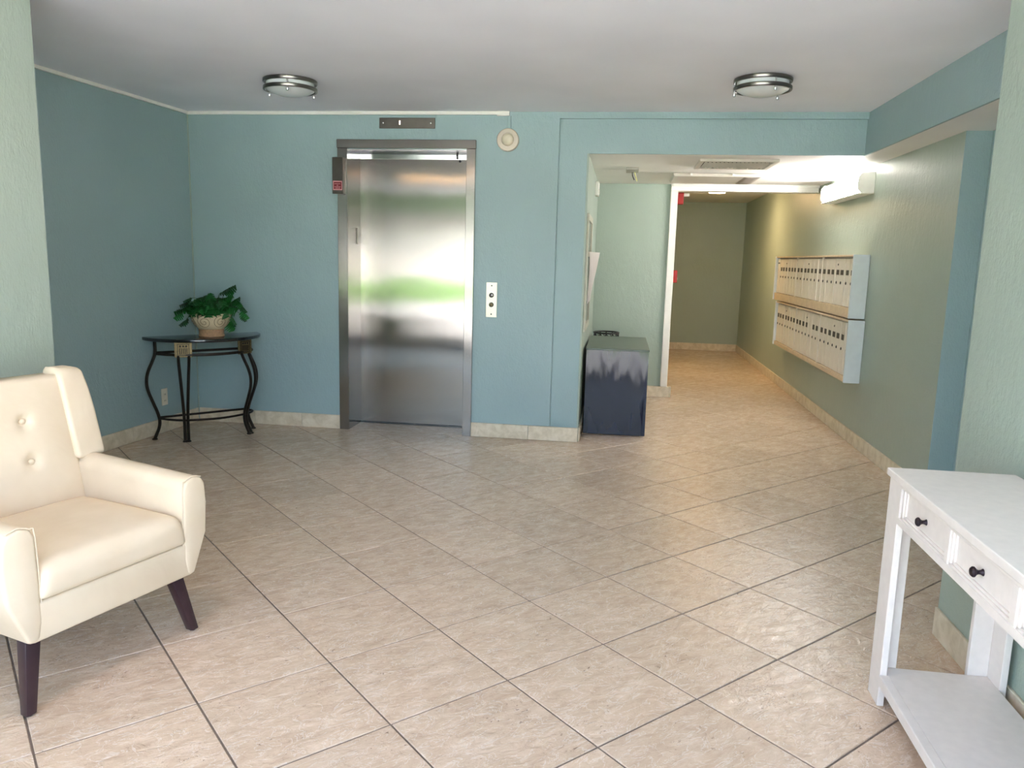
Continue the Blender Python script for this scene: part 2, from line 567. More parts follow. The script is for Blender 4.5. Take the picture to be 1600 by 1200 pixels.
# floor: grout bed with the tiles laid diagonally
floor = struct('floor', [(-8, 6, -1.3, 13.6, -0.12, -0.004)], 'grout', 'floor of square cream stone tiles laid diagonally')
TS, JN = 0.457, 0.0065
def tile_mesh():
    bm = new()
    h = (TS - JN) / 2
    c = 0.0022
    def ring(s, z): return [bm.verts.new((x * s, y * s, z)) for x, y in ((-1, -1), (1, -1), (1, 1), (-1, 1))]
    a, b, t = ring(h, -0.0045), ring(h, -c), ring(h - c, 0)
    for A, B in ((a, b), (b, t)):
        for i in range(4): bm.faces.new((A[i], A[(i + 1) % 4], B[(i + 1) % 4], B[i]))
    bm.faces.new(t)
    rot = Matrix.Rotation(PI / 4, 4, 'Z')
    me = bpy.data.meshes.new('tile')
    bmesh.ops.recalc_face_normals(bm, faces=bm.faces[:])
    bm.to_mesh(me); bm.free()
    me.materials.append(MAT['tile'])
    return me
tm = tile_mesh()
cs = math.cos(PI / 4)
OFF = (0.6498632587268932, -2.1659549386347043)
def grid(i, k):
    return (cs * (i - k) * TS - OFF[0], cs * (i + k) * TS - OFF[1])
def in_view(x, y):
    m = 0.36
    if y < 1.55 or y > 13.3 + m: return False
    if y < YB + 0.3:
        if y < 3.2: lo, hi = -2.55 - m, 1.32 + m
        else: lo, hi = -3.65 - m, (2.09 if y < 5.1 else XH) + m
        lo = max(lo, -0.86 * y - 0.5); hi = min(hi, 0.66 * y + 0.5)
        return lo < x < hi
    if y < 8.8: return XL - m < x < XH + m
    return 0.54 - m < x < XH + m
rest = new()
nt = 0
for i in range(-40, 60):
    for k in range(-40, 60):
        x, y = grid(i + 0.5, k + 0.5)
        if not (-7.5 < x < 5.5 and -0.9 < y < 13.5): continue
        if in_view(x, y) and nt < 298:
            o = bpy.data.objects.new('tile', tm)
            C.objects.link(o)
            o.parent = floor
            o.location = (x, y, random.uniform(-0.0006, 0.0))
            o.rotation_euler = (random.uniform(-1, 1) * 0.0012, random.uniform(-1, 1) * 0.0012, PI / 4)
            nt += 1
        elif y < 2.4 and -4.5 < x < 3.5:
            h = (TS - JN) / 2 * math.sqrt(2)
            vs = [rest.verts.new((x + dx * h, y + dy * h, z)) for z in (-0.0045, 0.0) for dx, dy in ((0, -1), (1, 0), (0, 1), (-1, 0))]
            rest.faces.new(vs[4:])
            for q in range(4): rest.faces.new((vs[q], vs[(q + 1) % 4], vs[4 + (q + 1) % 4], vs[4 + q]))
ro = obj('tile_border', rest, 'tile', floor, kind='stuff')

# baseboards of travertine pieces
def baseboard(name, p0, p1, label, h=0.115, piece=0.42, th=0.013, first=None):
    p0, p1 = Vector(p0), Vector(p1)
    L = (p1 - p0).length
    d = (p1 - p0).normalized()
    ang = math.atan2(d.y, d.x)
    root = thing(name, label, 'baseboard', (p0.x, p0.y, 0), ang, kind='structure')
    s = 0.0
    cache = {}
    ln = first or piece
    while s < L - 0.004:
        e = min(L, s + ln)
        key = round(e - s, 3)
        if key not in cache:
            bm = new()
            box(bm, 0.0012, (e - s) - 0.0012, -th, 0.0, 0.0, h, 0.0025, 1)
            o = obj('tile', bm, 'base', root)
            cache[key] = o
            o.location = (s, 0, 0)
        else:
            obj_c('tile', cache[key], root, (s, 0, 0))
        s = e
        ln = piece
    return root
# (piece stands on the right-hand side of p0 -> p1, i.e. local -y is the room)
baseboard('baseboard_left', (XW(3.2), 3.2), (XW(YB - 0.013), YB - 0.013), 'cream stone baseboard along the left wall')
baseboard('baseboard_back', (-3.53, YB), (-2.275, YB), 'cream stone baseboard left of the elevator', first=0.5)
baseboard('baseboard_back_right', (-1.163, YB), (XL + 0.0, YB), 'cream stone baseboard between elevator and hallway', th=0.02, first=0.47)
baseboard('baseboard_hall_left', (XL, YB + 0.01), (XL, 8.49), 'cream stone baseboard along the hallway left wall')
baseboard('baseboard_hall_end', (XL + 0.013, 8.49), (0.585, 8.49), 'cream stone baseboard below the white doorway frame', th=0.035)
baseboard('baseboard_right', (XH, 13.287), (XH, 5.03), 'long cream stone baseboard under the mailboxes', h=0.11)
baseboard('baseboard_alcove', (XH - 0.013, 5.03), (2.095, 5.03), 'short cream stone baseboard in the alcove')
baseboard('baseboard_corridor_end', (0.54, 13.3), (XH, 13.3), 'cream stone baseboard at the corridor end')
baseboard('baseboard_pillar_right', (1.32, 3.15), (1.32, 1.5), 'cream stone baseboard around the right pillar')
baseboard('baseboard_pillar_left', (-2.545, 1.5), (-2.545, 3.2), 'cream stone baseboard around the left pillar')

# white raceway at the ceiling and thin caulk line in the corner
bm = new()
d = Vector((XW(YB) - XW(3.2), YB - 3.2)).normalized()
prism(bm, [(XW(3.2), 3.2), (XW(YB), YB), (XW(YB) + 0.022, YB), (XW(3.2) + 0.022, 3.2)], 'z', 2.528, 2.55)
box(bm, XW(YB), -0.905, YB - 0.02, YB, 2.526, 2.55)
box(bm, -1.0, -0.905, YB - 0.026, YB, 2.518, 2.55)
tag(obj('trim_1', bm, 'white_trim'), 'thin white raceway under the ceiling along left and back walls', 'raceway', kind='structure')
bm = new()
box(bm, XW(YB) + 0.001, XW(YB) + 0.009, YB - 0.008, YB, 0.115, 2.526)
tag(obj('trim_2', bm, 'sage'), 'thin pale caulk line in the left back corner', 'trim', kind='structure')

# white doorway casing to the corridor
d2 = thing('door_2', 'white cased opening leading to the far corridor', 'doorway', (0.5, 8.47, 0), 0, kind='structure')
bm = new(); box(bm, -0.033, 0.04, -0.02, 0.14, 0.115, 2.18, 0.004, 1)
obj('jamb', bm, 'white_trim', d2)
bm = new(); box(bm, -0.033, 1.44, -0.02, 0.14, 2.18, 2.25, 0.004, 1); box(bm, -0.02, 1.44, -0.045, -0.02, 2.225, 2.25, 0.003, 1)
obj('head', bm, 'white_trim', d2)

# ------------------------------------------------------------------ outside, behind the camera
struct('ground_driveway', [(-60, 60, -12.8, 60, -0.3, -0.13)], 'concrete', 'sunlit pale concrete driveway outside the entrance')
struct('ground_lawn', [(-60, 60, -34, -12.8, -0.3, -0.10)], 'lawn', 'green lawn across the driveway')
struct('ground_far', [(-90, 90, -90, -34, -0.3, -0.14)], 'concrete', 'pale road beyond the lawn')
hb = thing('building', 'low white building across the lawn', 'building', (0, -46, -0.14))
bm = new(); box(bm, -40, 40, -8, 0, 0, 3.6); obj('wall', bm, 'house', hb)
bm = new(); box(bm, -41, 41, -9, 0.6, 3.6, 4.6); obj('roof', bm, 'roof', hb)
bm = new(); box(bm, -60, 60, -64, -60, -0.14, 7.5); tag(obj('hedge', bm, 'hedge'), 'tall dark hedge behind the white building', 'hedge')

# ------------------------------------------------------------------ elevator
el = thing('door_1', 'brushed stainless steel elevator door in a steel frame', 'elevator door', (-1.7135, YB, 0), 0, kind='structure')
hx0, hx1 = -0.4865, 0.4865
bm = new(); box(bm, hx0 - 0.03, hx1 + 0.03, 0.29, 0.33, 0.012, 2.235)
obj('door_panel', bm, 'steel_door', el, label='brushed sliding steel panel')
def jamb(name, x0, x1, reveal_x):
    bm = new()
    box(bm, x0, x1, -0.022, 0.002, 0.0, 2.272, 0.002, 1)
    if reveal_x < 0: box(bm, x1 - 0.006, x1, 0.002, 0.288, 0.0, 2.272)
    else: box(bm, x0, x0 + 0.006, 0.002, 0.288, 0.0, 2.272)
    return obj(name, bm, 'steel_frame', el)
jamb('jamb', hx0 - 0.075, hx0 + 0.006, -1)
jamb('jamb', hx1 - 0.006, hx1 + 0.065, 1)
bm = new(); box(bm, hx0 - 0.078, hx1 + 0.068, -0.026, 0.002, 2.2725, 2.338, 0.002, 1)
obj('head', bm, 'steel_frame', el)
bm = new(); box(bm, hx0 + 0.0065, hx1 - 0.0065, 0.002, 0.33, 2.264, 2.270)
obj('head_underside', bm, 'chrome', el)
# header strip above the panel, tilted slightly down
bm = new()
prism(bm, [(0.283, 2.226), (0.278, 2.263), (0.289, 2.263), (0.289, 2.226)], 'x', hx0 + 0.007, hx1 - 0.007)
hs = obj('header_strip', bm, 'chrome', el)
for sx, sz in ((0.345, 2.256), (0.346, 2.238), (0.366, 2.214)):
    bm = new()
    lathe(bm, [(0.0, 0.0), (0.010, 0.0), (0.010, 0.004), (0.004, 0.006), (0.0, 0.006)], n=12)
    s = obj('screw', bm, 'black', el)
    s.rotation_euler = (PI / 2, 0, 0)
    s.location = (sx, 0.279 if sz > 2.22 else 0.29, sz)
bm = new(); box(bm, hx0 - 0.0, hx1 + 0.0, 0.0, 0.262, -0.003, 0.002); obj('sill', bm, 'tile', el)
bm = new(); box(bm, hx0, hx1, 0.262, 0.288, -0.003, 0.008, 0.002, 1); obj('threshold', bm, 'nickel', el, label='thin metal threshold')
bm = new(); box(bm, hx0 + 0.006, hx0 + 0.009, 0.19, 0.225, 1.53, 1.66, 0.001, 1); obj('floor_plate', bm, 'steel_plate', el, label='small dark plate on the left reveal')

ind = thing('floor_indicator', 'long dark steel floor indicator plate above the elevator', 'indicator', (-1.711, YB, 2.424))
bm = new(); box(bm, -0.223, 0.223, -0.008, 0, 0, 0.08, 0.002, 1); obj('plate', bm, 'steel_plate', ind)
bm = new(); box(bm, -0.062, -0.054, -0.0095, -0.007, 0.028, 0.058); obj('lit_digit', bm, 'lit_digit', ind, label='lit red figure 1')
for sx in (-0.19, 0.19):
    bm = new(); lathe(bm, [(0, 0), (0.007, 0), (0.006, 0.003), (0, 0.004)], n=12)
    s = obj('screw', bm, 'chrome', ind); s.rotation_euler = (PI / 2, 0, 0); s.location = (sx, -0.008, 0.04)

cb = thing('control_box', 'narrow dark steel box with a red label beside the elevator', 'control box', (-2.255, YB - 0.022, 1.915))
bm = new(); box(bm, -0.043, 0.043, -0.05, 0, 0, 0.28, 0.002, 1); obj('housing', bm, 'steel_plate', cb)
bm = new(); box(bm, -0.036, 0.038, -0.0515, -0.0495, 0.028, 0.098); lb = obj('label_border', bm, 'print_pink', cb)
bm = new(); box(bm, -0.030, 0.033, -0.0525, -0.051, 0.035, 0.09); obj('label', bm, 'label_red', lb, label='dark red label with pale lettering')
bm = new()
for zz, x0, x1 in ((0.076, -0.024, 0.024), (0.064, -0.006, 0.008), (0.054, -0.024, 0.026), (0.043, -0.018, 0.022)):
    x = x0
    while x < x1:
        w = random.uniform(0.003, 0.006)
        box(bm, x, min(x + w, x1), -0.0532, -0.0524, zz - 0.0025, zz + 0.0025)
        x += w + 0.0018
obj('lettering', bm, 'print_pink', lb)

cp = thing('call_panel', 'pale steel elevator call panel with two round buttons', 'call panel', (-1.0155, YB, 0.978))
bm = new(); box(bm, -0.044, 0.044, -0.006, 0, 0, 0.276, 0.002, 1); obj('plate', bm, 'steel_light', cp)
for bz, m in ((0.175, 'nickel'), (0.1, 'medallion')):
    bm = new(); lathe(bm, [(0.019, 0), (0.019, 0.006), (0.014, 0.007), (0.014, 0.003)], n=24, cap=False)
    b = obj('button_ring', bm, 'print_dark', cp, True); b.rotation_euler = (PI / 2, 0, 0); b.location = (0, -0.006, bz)
    bm = new(); lathe(bm, [(0, 0.0075), (0.009, 0.007), (0.0135, 0.005), (0.0135, 0)], n=24)
    b2 = obj('button', bm, m, b, True)
for bz in (0.025, 0.25):
    bm = new(); lathe(bm, [(0, 0.003), (0.005, 0.002), (0.006, 0)], n=10)
    b = obj('screw', bm, 'print_dark', cp); b.rotation_euler = (PI / 2, 0, 0); b.location = (0, -0.006, bz)

al = thing('alarm_sounder', 'round cream alarm sounder right of the elevator top', 'alarm', (-0.913, YB, 2.341))
bm = new()
lathe(bm, [(0.086, 0), (0.086, 0.018), (0.080, 0.026), (0.052, 0.028), (0.050, 0.020), (0.046, 0.020)], n=40, cap=False)
o = obj('ring', bm, 'alarm', al, True); o.rotation_euler = (PI / 2, 0, 0)
bm = new()
lathe(bm, [(0.046, 0.018), (0.044, 0.03), (0.034, 0.042), (0.016, 0.049), (0, 0.051)], n=32, cap=False)
o = obj('dome', bm, 'cream_plastic', al, True); o.rotation_euler = (PI / 2, 0, 0)
bm = new()
box(bm, -0.006, 0.020, -0.016, -0.0, 0.085, 0.178, 0.002, 1)
obj('conduit', bm, 'wall', al, label='teal painted cable conduit')

# ------------------------------------------------------------------ ceiling lights
def ceiling_light(x, y, label, glass='glass_white', z=ZC, group='flush ceiling lights'):
    t = thing('ceiling_light', label, 'ceiling light', (x, y, z), math.radians(7), group)
    bm = new(); lathe(bm, [(0.0, 0.0), (0.15, 0.0), (0.15, -0.012)], n=40); obj('base', bm, 'vent_white', t, True)
    bm = new(); lathe(bm, [(0.152, -0.012), (0.152, -0.066), (0.145, -0.070), (0.12, -0.083), (0.08, -0.096), (0.04, -0.103), (0.0, -0.105)], n=48)
    obj('glass_bowl', bm, glass, t, True)
    for zz in (-0.012, -0.058):
        bm = new()
        lathe(bm, [(0.155, zz - 0.009), (0.158, zz - 0.013), (0.168, zz - 0.013), (0.171, zz - 0.009), (0.171, zz + 0.007), (0.168, zz + 0.010), (0.158, zz + 0.010), (0.155, zz + 0.007), (0.155, zz - 0.009)], n=56, cap=False)
        obj('metal_ring', bm, 'nickel', t, True)
    for a in (-0.62 * PI + PI / 6 + 0.03, -0.62 * PI + PI / 6 + 0.03 + 2 * PI / 3, -0.62 * PI + PI / 6 + 0.03 - 2 * PI / 3):
        bm = new()
        lathe(bm, [(0.005, -0.004), (0.005, -0.078), (0.008, -0.079), (0.008, -0.094), (0.005, -0.098), (0, -0.098)], n=10)
        o = obj('post', bm, 'chrome', t, True)
        o.location = (0.163 * math.cos(a), 0.163 * math.sin(a), 0)
    return t
ceiling_light(-2.185, 5.03, 'round double-ring nickel ceiling light left, before the elevator')
ceiling_light(0.785, 5.06, 'round double-ring nickel ceiling light right, before the hallway opening')

# warm lamp in the far corridor (its rim shows under the doorway head)
cl = thing('corridor_light', 'round white ceiling lamp in the far corridor', 'ceiling light', (1.16, 10.5, 2.42))
bm = new(); lathe(bm, [(0.0, 0), (0.165, 0), (0.165, -0.03), (0.15, -0.04)], n=40); obj('base', bm, 'white_trim', cl, True)
bm = new(); lathe(bm, [(0.15, -0.035), (0.145, -0.06), (0.10, -0.082), (0.0, -0.09)], n=40, cap=False); obj('glass_bowl', bm, 'warm_light', cl, True)

# ------------------------------------------------------------------ hallway ceiling pieces
v = thing('air_vent', 'white ceiling air vent with angled vanes in the hallway', 'vent', (0.86, 6.66, ZS))
bm = new()
for b in ((-0.30, 0.30, -0.27, -0.235), (-0.30, 0.30, 0.235, 0.27), (-0.30, -0.262, -0.235, 0.235), (0.262, 0.30, -0.235, 0.235)):
    box(bm, *b, -0.022, 0.0, 0.003, 1)
obj('frame', bm, 'vent_white', v)
bm = new(); box(bm, -0.262, 0.262, -0.235, 0.235, -0.002, 0.0); obj('shade_backing', bm, 'gap_shade', v)  # dark sheet painted in for the shade behind the vanes
bm = new(); box(bm, -0.012, 0.012, -0.155, 0.235, -0.0012, 0.0012)
sl = obj('vane', bm, 'vent_white', v); sl.rotation_euler = (0, math.radians(38), 0); sl.location = (-0.235, 0, -0.012)
for k in range(1, 16):
    obj_c('vane', sl, v, (-0.235 + k * 0.0315, 0, -0.012), (0, math.radians(38 + k), 0))

ap = thing('access_panel', 'flat white ceiling panel with a grey louver in the hallway', 'panel', (0.83, 7.72, ZS - 0.002))
bm = new(); prism(bm, [(-0.41, 0), (0.41, 0), (0.37, -0.03), (-0.40, -0.03)], 'y', -0.32, 0.32, 0.004, 1); obj('panel', bm, 'vent_white', ap)
bm = new(); prism(bm, [(0.22, -0.031), (0.36, -0.031), (0.33, -0.036), (0.25, -0.036)], 'y', -0.30, 0.30); obj('louver', bm, 'vent_grey', ap, label='grey louver strip')
for hx in (-0.25, 0.12):
    bm = new(); box(bm, hx - 0.01, hx + 0.01, -0.335, -0.32, -0.022, 0.0, 0.002, 1); obj('clip', bm, 'white_trim', ap)

jb = thing('junction_box', 'grey electrical box cover with loose wires on the hallway ceiling', 'electrical box', (0.05, 7.15, ZS))
bm = new(); box(bm, -0.055, 0.055, -0.13, 0.13, -0.02, 0, 0.003, 1); obj('cover', bm, 'jbox', jb)
bm = new(); tube(bm, catmull([(0.0, 0.08, -0.02), (0.004, 0.08, -0.05), (0.02, 0.09, -0.085)]), 0.0045, 6); obj('wire', bm, 'black', jb, True, label='black wire')
bm = new(); tube(bm, catmull([(0.02, 0.08, -0.02), (0.03, 0.085, -0.05), (0.045, 0.09, -0.095)]), 0.004, 6); obj('wire', bm, 'wire_yellow', jb, True, label='yellow wire')

# fluorescent wall light
fl = thing('wall_light', 'glowing white fluorescent fixture high on the right wall', 'wall light', (XH, 7.27, 2.03))
bm = new(); box(bm, -0.05, 0, -0.60, 0.60, 0.004, 0.165, 0.003, 1); box(bm, -0.116, 0, -0.60, 0.60, -0.004, 0.004, 0.001, 1); obj('housing', bm, 'white_trim', fl)
bm = new()
prof = [(-0.05, 0.155), (-0.10, 0.15), (-0.118, 0.125), (-0.122, 0.08), (-0.118, 0.04), (-0.10, 0.015), (-0.05, 0.008)]
prism(bm, prof, 'y', -0.585, 0.585)
obj('lens', bm, 'tube_light', fl, True)
for s in (-1, 1):
    bm = new()
    prism(bm, [(0, 0.168), (-0.10, 0.160), (-0.124, 0.13), (-0.128, 0.08), (-0.124, 0.03), (-0.10, 0.004), (0, -0.002)], 'y', min(s * 0.585, s * 0.605), max(s * 0.585, s * 0.605), 0.003, 1)
    obj('end_cap', bm, 'white_trim', fl)

# ------------------------------------------------------------------ mailboxes
def mail_unit(z0, y_near, y_far, label, top):
    H = 0.51
    t = thing('mailbox_unit', label, 'mailboxes', (XH - 0.002, y_near, z0), 0, 'wall mailbox units')
    L = y_far - y_near
    bm = new(); box(bm, -0.085, 0, 0.02, L - 0.02, 0.012, H - 0.012); obj('case', bm, 'vent_grey', t)
    bm = new(); box(bm, -0.125, 0, 0, 0.022, 0, H, 0.002, 1); obj('side_panel', bm, 'mail_side', t, label='white near side panel')
    bm = new(); box(bm, -0.125, 0, L - 0.022, L, 0.0, H, 0.002, 1); obj('side_panel', bm, 'mail_side', t)
    bm = new(); box(bm, -0.118, 0, 0.022, L - 0.022, H - 0.016, H - 0.001, 0.001, 1)
    obj('top_strip', bm, 'mail_wood', t, label='pale wooden strip')
    zb0, zb1 = (0.0, 0.082) if top else (0.0, 0.042)
    bm = new(); box(bm, -0.112, 0, 0.022, L - 0.022, zb0, zb1, 0.001, 1)
    obj('bottom_strip', bm, 'mail_wood', t, label='pale wooden strip')
    mod = (L - 0.044 - 0.05) / 3
    dw = (mod - 0.004) / 7
    dz0, dz1 = zb1 + 0.004, H - 0.03
    bmd = new(); box(bmd, -0.012, 0, 0.004, dw - 0.004, 0, dz1 - dz0, 0.003, 1)
    dsrc = None
    lsrc = ksrc = None
    for m in range(3):
        ys = 0.022 + m * (mod + 0.025)
        if m:
            bm = new(); box(bm, -0.103, -0.085, ys - 0.022, ys - 0.003, zb1, H - 0.016, 0.001, 1); obj('mullion', bm, 'mail_door', t)
        for k in range(7):
            y = ys + k * dw
            if dsrc is None:
                d = dsrc = obj('door', bmd, 'mail_door', t)
            else:
                d = obj_c('door', dsrc, t)
            out = random.uniform(-0.0025, 0.002)
            d.location = (-0.085 + out, y, dz0)
            d.rotation_euler = (0, 0, random.uniform(-0.02, 0.02))
            hh = dz1 - dz0
            if top and m == 2 and k == 6:
                bm = new(); box(bm, -0.0135, -0.011, dw * 0.2, dw * 0.9, hh * 0.86, hh * 0.9); obj('slot', bm, 'black', d)
                continue
            if not (not top and m == 1 and k == 2):
                if lsrc is None:
                    bm = new(); box(bm, -0.0145, -0.011, dw * 0.24, dw * 0.74, hh * 0.65, hh * 0.757, 0.001, 1)
                    lsrc = obj('label_plate', bm, 'mail_label', d)
                else:
                    obj_c('label_plate', lsrc, d)
            if ksrc is None:
                bm = new(); lathe(bm, [(0, 0.006), (0.010, 0.005), (0.013, 0)], n=10)
                ksrc = obj('lock', bm, 'print_dark', d, True)
                ksrc.rotation_euler = (0, -PI / 2, 0)
            else:
                q = obj_c('lock', ksrc, d, rot=(0, -PI / 2, 0))
            (ksrc if d is dsrc else q).location = (-0.012, dw * 0.62, hh * 0.48)
            if k == 3:
                bm = new(); lathe(bm, [(0, 0.005), (0.007, 0.004), (0.009, 0)], n=10)
                q2 = obj('master_lock', bm, 'print_dark', d, True); q2.rotation_euler = (0, -PI / 2, 0); q2.location = (-0.012, dw * 0.5, hh * 0.87)
    return t
mail_unit(1.036, 6.59, 9.82, 'upper row of cream wall mailboxes with dark number labels', True)
mail_unit(0.515, 6.56, 9.62, 'lower row of cream wall mailboxes below the wooden ledge', False)

# ------------------------------------------------------------------ hallway left side
nb = thing('notice_board', 'tall framed notice board on the hallway left wall', 'notice board', (XL, 6.62, 0.875))
bm = new()
for b in ((-0.38, -0.33, 0, 0.935), (0.33, 0.38, 0, 0.935), (-0.33, 0.33, 0, 0.05), (-0.33, 0.33, 0.885, 0.935), (-0.33, 0.33, 0.60, 0.64)):
    box(bm, 0.0, 0.018, b[0], b[1], b[2], b[3], 0.002, 1)
obj('frame', bm, 'board_frame', nb)
bm = new(); box(bm, 0, 0.008, -0.33, 0.33, 0.05, 0.885); obj('glass', bm, 'board_glass', nb)
bm = new()
n = 8
rows = []
for i in range(n + 1):
    u = i / n
    rows.append([])
    for j in range(7):
        w = j / 6
        cur = 0.008 + 0.065 * (w ** 2.2) * (1 - u) ** 1.3 + 0.004 * math.sin(5 * u)
        rows[-1].append(bm.verts.new((cur, -0.25 + w * 0.62, -u * 0.42)))
for i in range(n):
    for j in range(6):
        bm.faces.new((rows[i][j], rows[i][j + 1], rows[i + 1][j + 1], rows[i + 1][j]))
bmesh.ops.solidify(bm, geom=bm.faces[:], thickness=0.0008)
pp = obj('paper_sheet', bm, 'paper', None, True)
pp.location = (XL + 0.018, 6.62, 1.515)
tag(pp, 'white paper sheet curling away from the notice board', 'paper')
dv = thing('wall_sensor', 'small white device high on the hallway left wall', 'device', (XL, 7.75, 2.06))
bm = new(); box(bm, 0, 0.035, -0.09, 0.09, 0, 0.13, 0.006, 2); obj('housing', bm, 'white_trim', dv)
bm = new(); box(bm, 0.034, 0.040, -0.06, 0.06, 0.02, 0.06, 0.002, 1); obj('cover', bm, 'vent_white', dv)

cab = thing('cabinet', 'glossy dark navy cabinet standing against the hallway wall', 'cabinet', (0.0, 6.46, 0))
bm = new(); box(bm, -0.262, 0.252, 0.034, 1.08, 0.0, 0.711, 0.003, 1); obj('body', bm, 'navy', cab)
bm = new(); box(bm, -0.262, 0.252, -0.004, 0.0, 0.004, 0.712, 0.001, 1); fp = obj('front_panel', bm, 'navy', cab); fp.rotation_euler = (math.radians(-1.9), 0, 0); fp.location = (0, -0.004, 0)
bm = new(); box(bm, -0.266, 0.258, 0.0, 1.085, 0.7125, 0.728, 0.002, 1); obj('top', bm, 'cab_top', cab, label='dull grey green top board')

wb = thing('wire_stand', 'black wire stand peeking out behind the navy cabinet', 'stand', (-0.125, 7.74, 0))
for zz in (0.02, 0.745):
    bm = new(); tube(bm, [(0.122 * math.cos(2 * PI * k / 28), 0.122 * math.sin(2 * PI * k / 28), zz) for k in range(28)], 0.008, 8, close=True)
    obj('ring', bm, 'black', wb, True)
bm = new()
tube(bm, [(0.118 * math.cos(2 * PI * k / 28), 0.118 * math.sin(2 * PI * k / 28), 0.69) for k in range(28)], 0.005, 6, close=True)
obj('ring', bm, 'black', wb, True)
bm = new(); tube(bm, [(0.12, 0, 0.02), (0.12, 0, 0.745)], 0.005, 6)
rod = obj('rod', bm, 'black', wb, True)
for k in range(1, 12): obj_c('rod', rod, wb, rot=(0, 0, 2 * PI * k / 12))
bm = new(); tube(bm, catmull([(0.12, 0.0, 0.735), (0.12, 0.018, 0.725), (0.12, 0.024, 0.708), (0.12, 0.012, 0.698), (0.12, 0.004, 0.71)]), 0.004, 6)
sc = obj('scroll', bm, 'black', wb, True)
for k in range(1, 12): obj_c('scroll', sc, wb, rot=(0, 0, 2 * PI * k / 12))

ps = thing('pull_station', 'red fire alarm pull station beside the corridor doorway', 'fire alarm', (0.54, 8.82, 1.225))
bm = new(); box(bm, 0, 0.062, -0.05, 0.05, 0, 0.135, 0.004, 2); obj('housing', bm, 'red', ps)
bm = new(); box(bm, 0.06, 0.068, -0.03, 0.03, 0.03, 0.055, 0.002, 1); obj('handle', bm, 'white_trim', ps)
st = thing('alarm_strobe', 'red fire alarm strobe near the top of the doorway', 'fire alarm', (0.54, 9.0, 2.08))
bm = new(); box(bm, 0, 0.095, -0.06, 0.06, 0, 0.125, 0.004, 2); obj('housing', bm, 'red', st)
bm = new(); box(bm, 0.095, 0.16, -0.03, 0.03, 0.085, 0.12, 0.006, 2); obj('strobe_lens', bm, 'white_trim', st)

po = thing('power_outlet', 'cream power outlet low on the left wall behind the table', 'outlet', (XW(5.68), 5.68, 0.215), math.radians(-3.95))
bm = new(); box(bm, 0, 0.007, -0.036, 0.036, 0, 0.135, 0.002, 1); obj('plate', bm, 'cream_plastic', po)
for zz in (0.035, 0.085):
    bm = new(); box(bm, 0.006, 0.009, -0.016, 0.016, zz - 0.012, zz + 0.016, 0.003, 1); s = obj('socket', bm, 'cream_plastic', po)
    bm = new(); box(bm, 0.0088, 0.0095, -0.008, -0.005, zz - 0.003, zz + 0.008); box(bm, 0.0088, 0.0095, 0.005, 0.008, zz - 0.003, zz + 0.008); obj('slot', bm, 'print_dark', s)

# ------------------------------------------------------------------ half-moon table (local x along the straight edge, local y towards the room)
TD = math.radians(48.2)
dt = thing('half_moon_table', 'black half-moon table with curved dark metal legs in corner', 'table', (-3.292, 5.785, 0), TD + PI)
# local x axis points along -e so that local +y faces the room
AT, BT = 0.452, 0.40
def half(a, b, n=40, off=0.0): return [(a * math.cos(PI * k / n), off + b * math.sin(PI * k / n)) for k in range(n + 1)]
bm = new()
prism(bm, half(AT, BT), 'z', 0.760, 0.786, 0.007, 3)
obj('tabletop', bm, 'marble_top', dt, True)
def leg_path(base, out, r0=0.0):
    """S-curved leg: (outward offset, z)"""
    prof = [(0.0, 0.758), (0.0, 0.67), (0.022, 0.61), (0.062, 0.53), (0.078, 0.46), (0.070, 0.385), (0.035, 0.29), (0.002, 0.205), (-0.012, 0.14), (-0.004, 0.085), (0.022, 0.03), (0.034, 0.006)]
    o = Vector(out).normalized()
    return prof, o
def rod_leg(name, base, out, side=None):
    prof, o = leg_path(base, out)
    bm = new()
    if side is None:
        P = catmull([(base[0] + o.x * a, base[1] + o.y * a, z) for a, z in prof], 4)
        tube(bm, P, 0.012, 8)
        e = P[-1]
        lathe(bm, [(0, 0.0), (0.021, 0.0), (0.021, 0.006), (0.012, 0.012), (0, 0.012)], e.x, e.y, 12)
    else:
        s = Vector((-o.y, o.x))
        for sg in (-1, 1):
            P = []
            for a, z in prof[1:]:
                q_ = max(0.0, min(1.0, (z - 0.16) / 0.47)); sep = 0.0125 + 0.025 * q_ * (0.55 + 0.45 * q_)
                P.append((base[0] + o.x * a + s.x * sg * sep, base[1] + o.y * a + s.y * sg * sep, min(z, 0.655)))
            P = catmull(P, 4)
            tube(bm, P, 0.0115, 8)
            e = P[-1]
            lathe(bm, [(0, 0.0), (0.019, 0.0), (0.019, 0.006), (0.012, 0.012), (0, 0.012)], e.x, e.y, 12)
    return obj(name, bm, 'iron', dt, True)
B1, B2, F1, F2 = (0.385, 0.09), (-0.325, 0.105), (0.235, 0.275), (-0.235, 0.275)
rod_leg('leg', B1, (1, 0.25)); rod_leg('leg', B2, (-0.55, 0.83))
rod_leg('leg', F1, (0.30, 0.954), 1); rod_leg('leg', F2, (-0.42, 0.91), 1)
def arc_pts(z, k=1.0):
    P = catmull([(B1[0] * k, B1[1] + 0.0, z), (0.33 * k, 0.19 * k, z), (F1[0] * k, F1[1] * k, z), (0.0, 0.335 * k, z), (F2[0] * k, F2[1] * k, z), (-0.33 * k, 0.19 * k, z), (B2[0] * k, B2[1], z)], 6)
    return P
bm = new(); tube(bm, arc_pts(0.662), 0.007, 8, w=0.011); obj('front_rail', bm, 'iron', dt, True)
bm = new(); tube(bm, [(B1[0], B1[1], 0.668), (B2[0], B2[1], 0.668)], 0.008, 8, w=0.010); obj('back_rail', bm, 'iron', dt, True)
bm = new(); tube(bm, arc_pts(0.158, 0.97), 0.009, 8); obj('front_stretcher', bm, 'iron', dt, True)
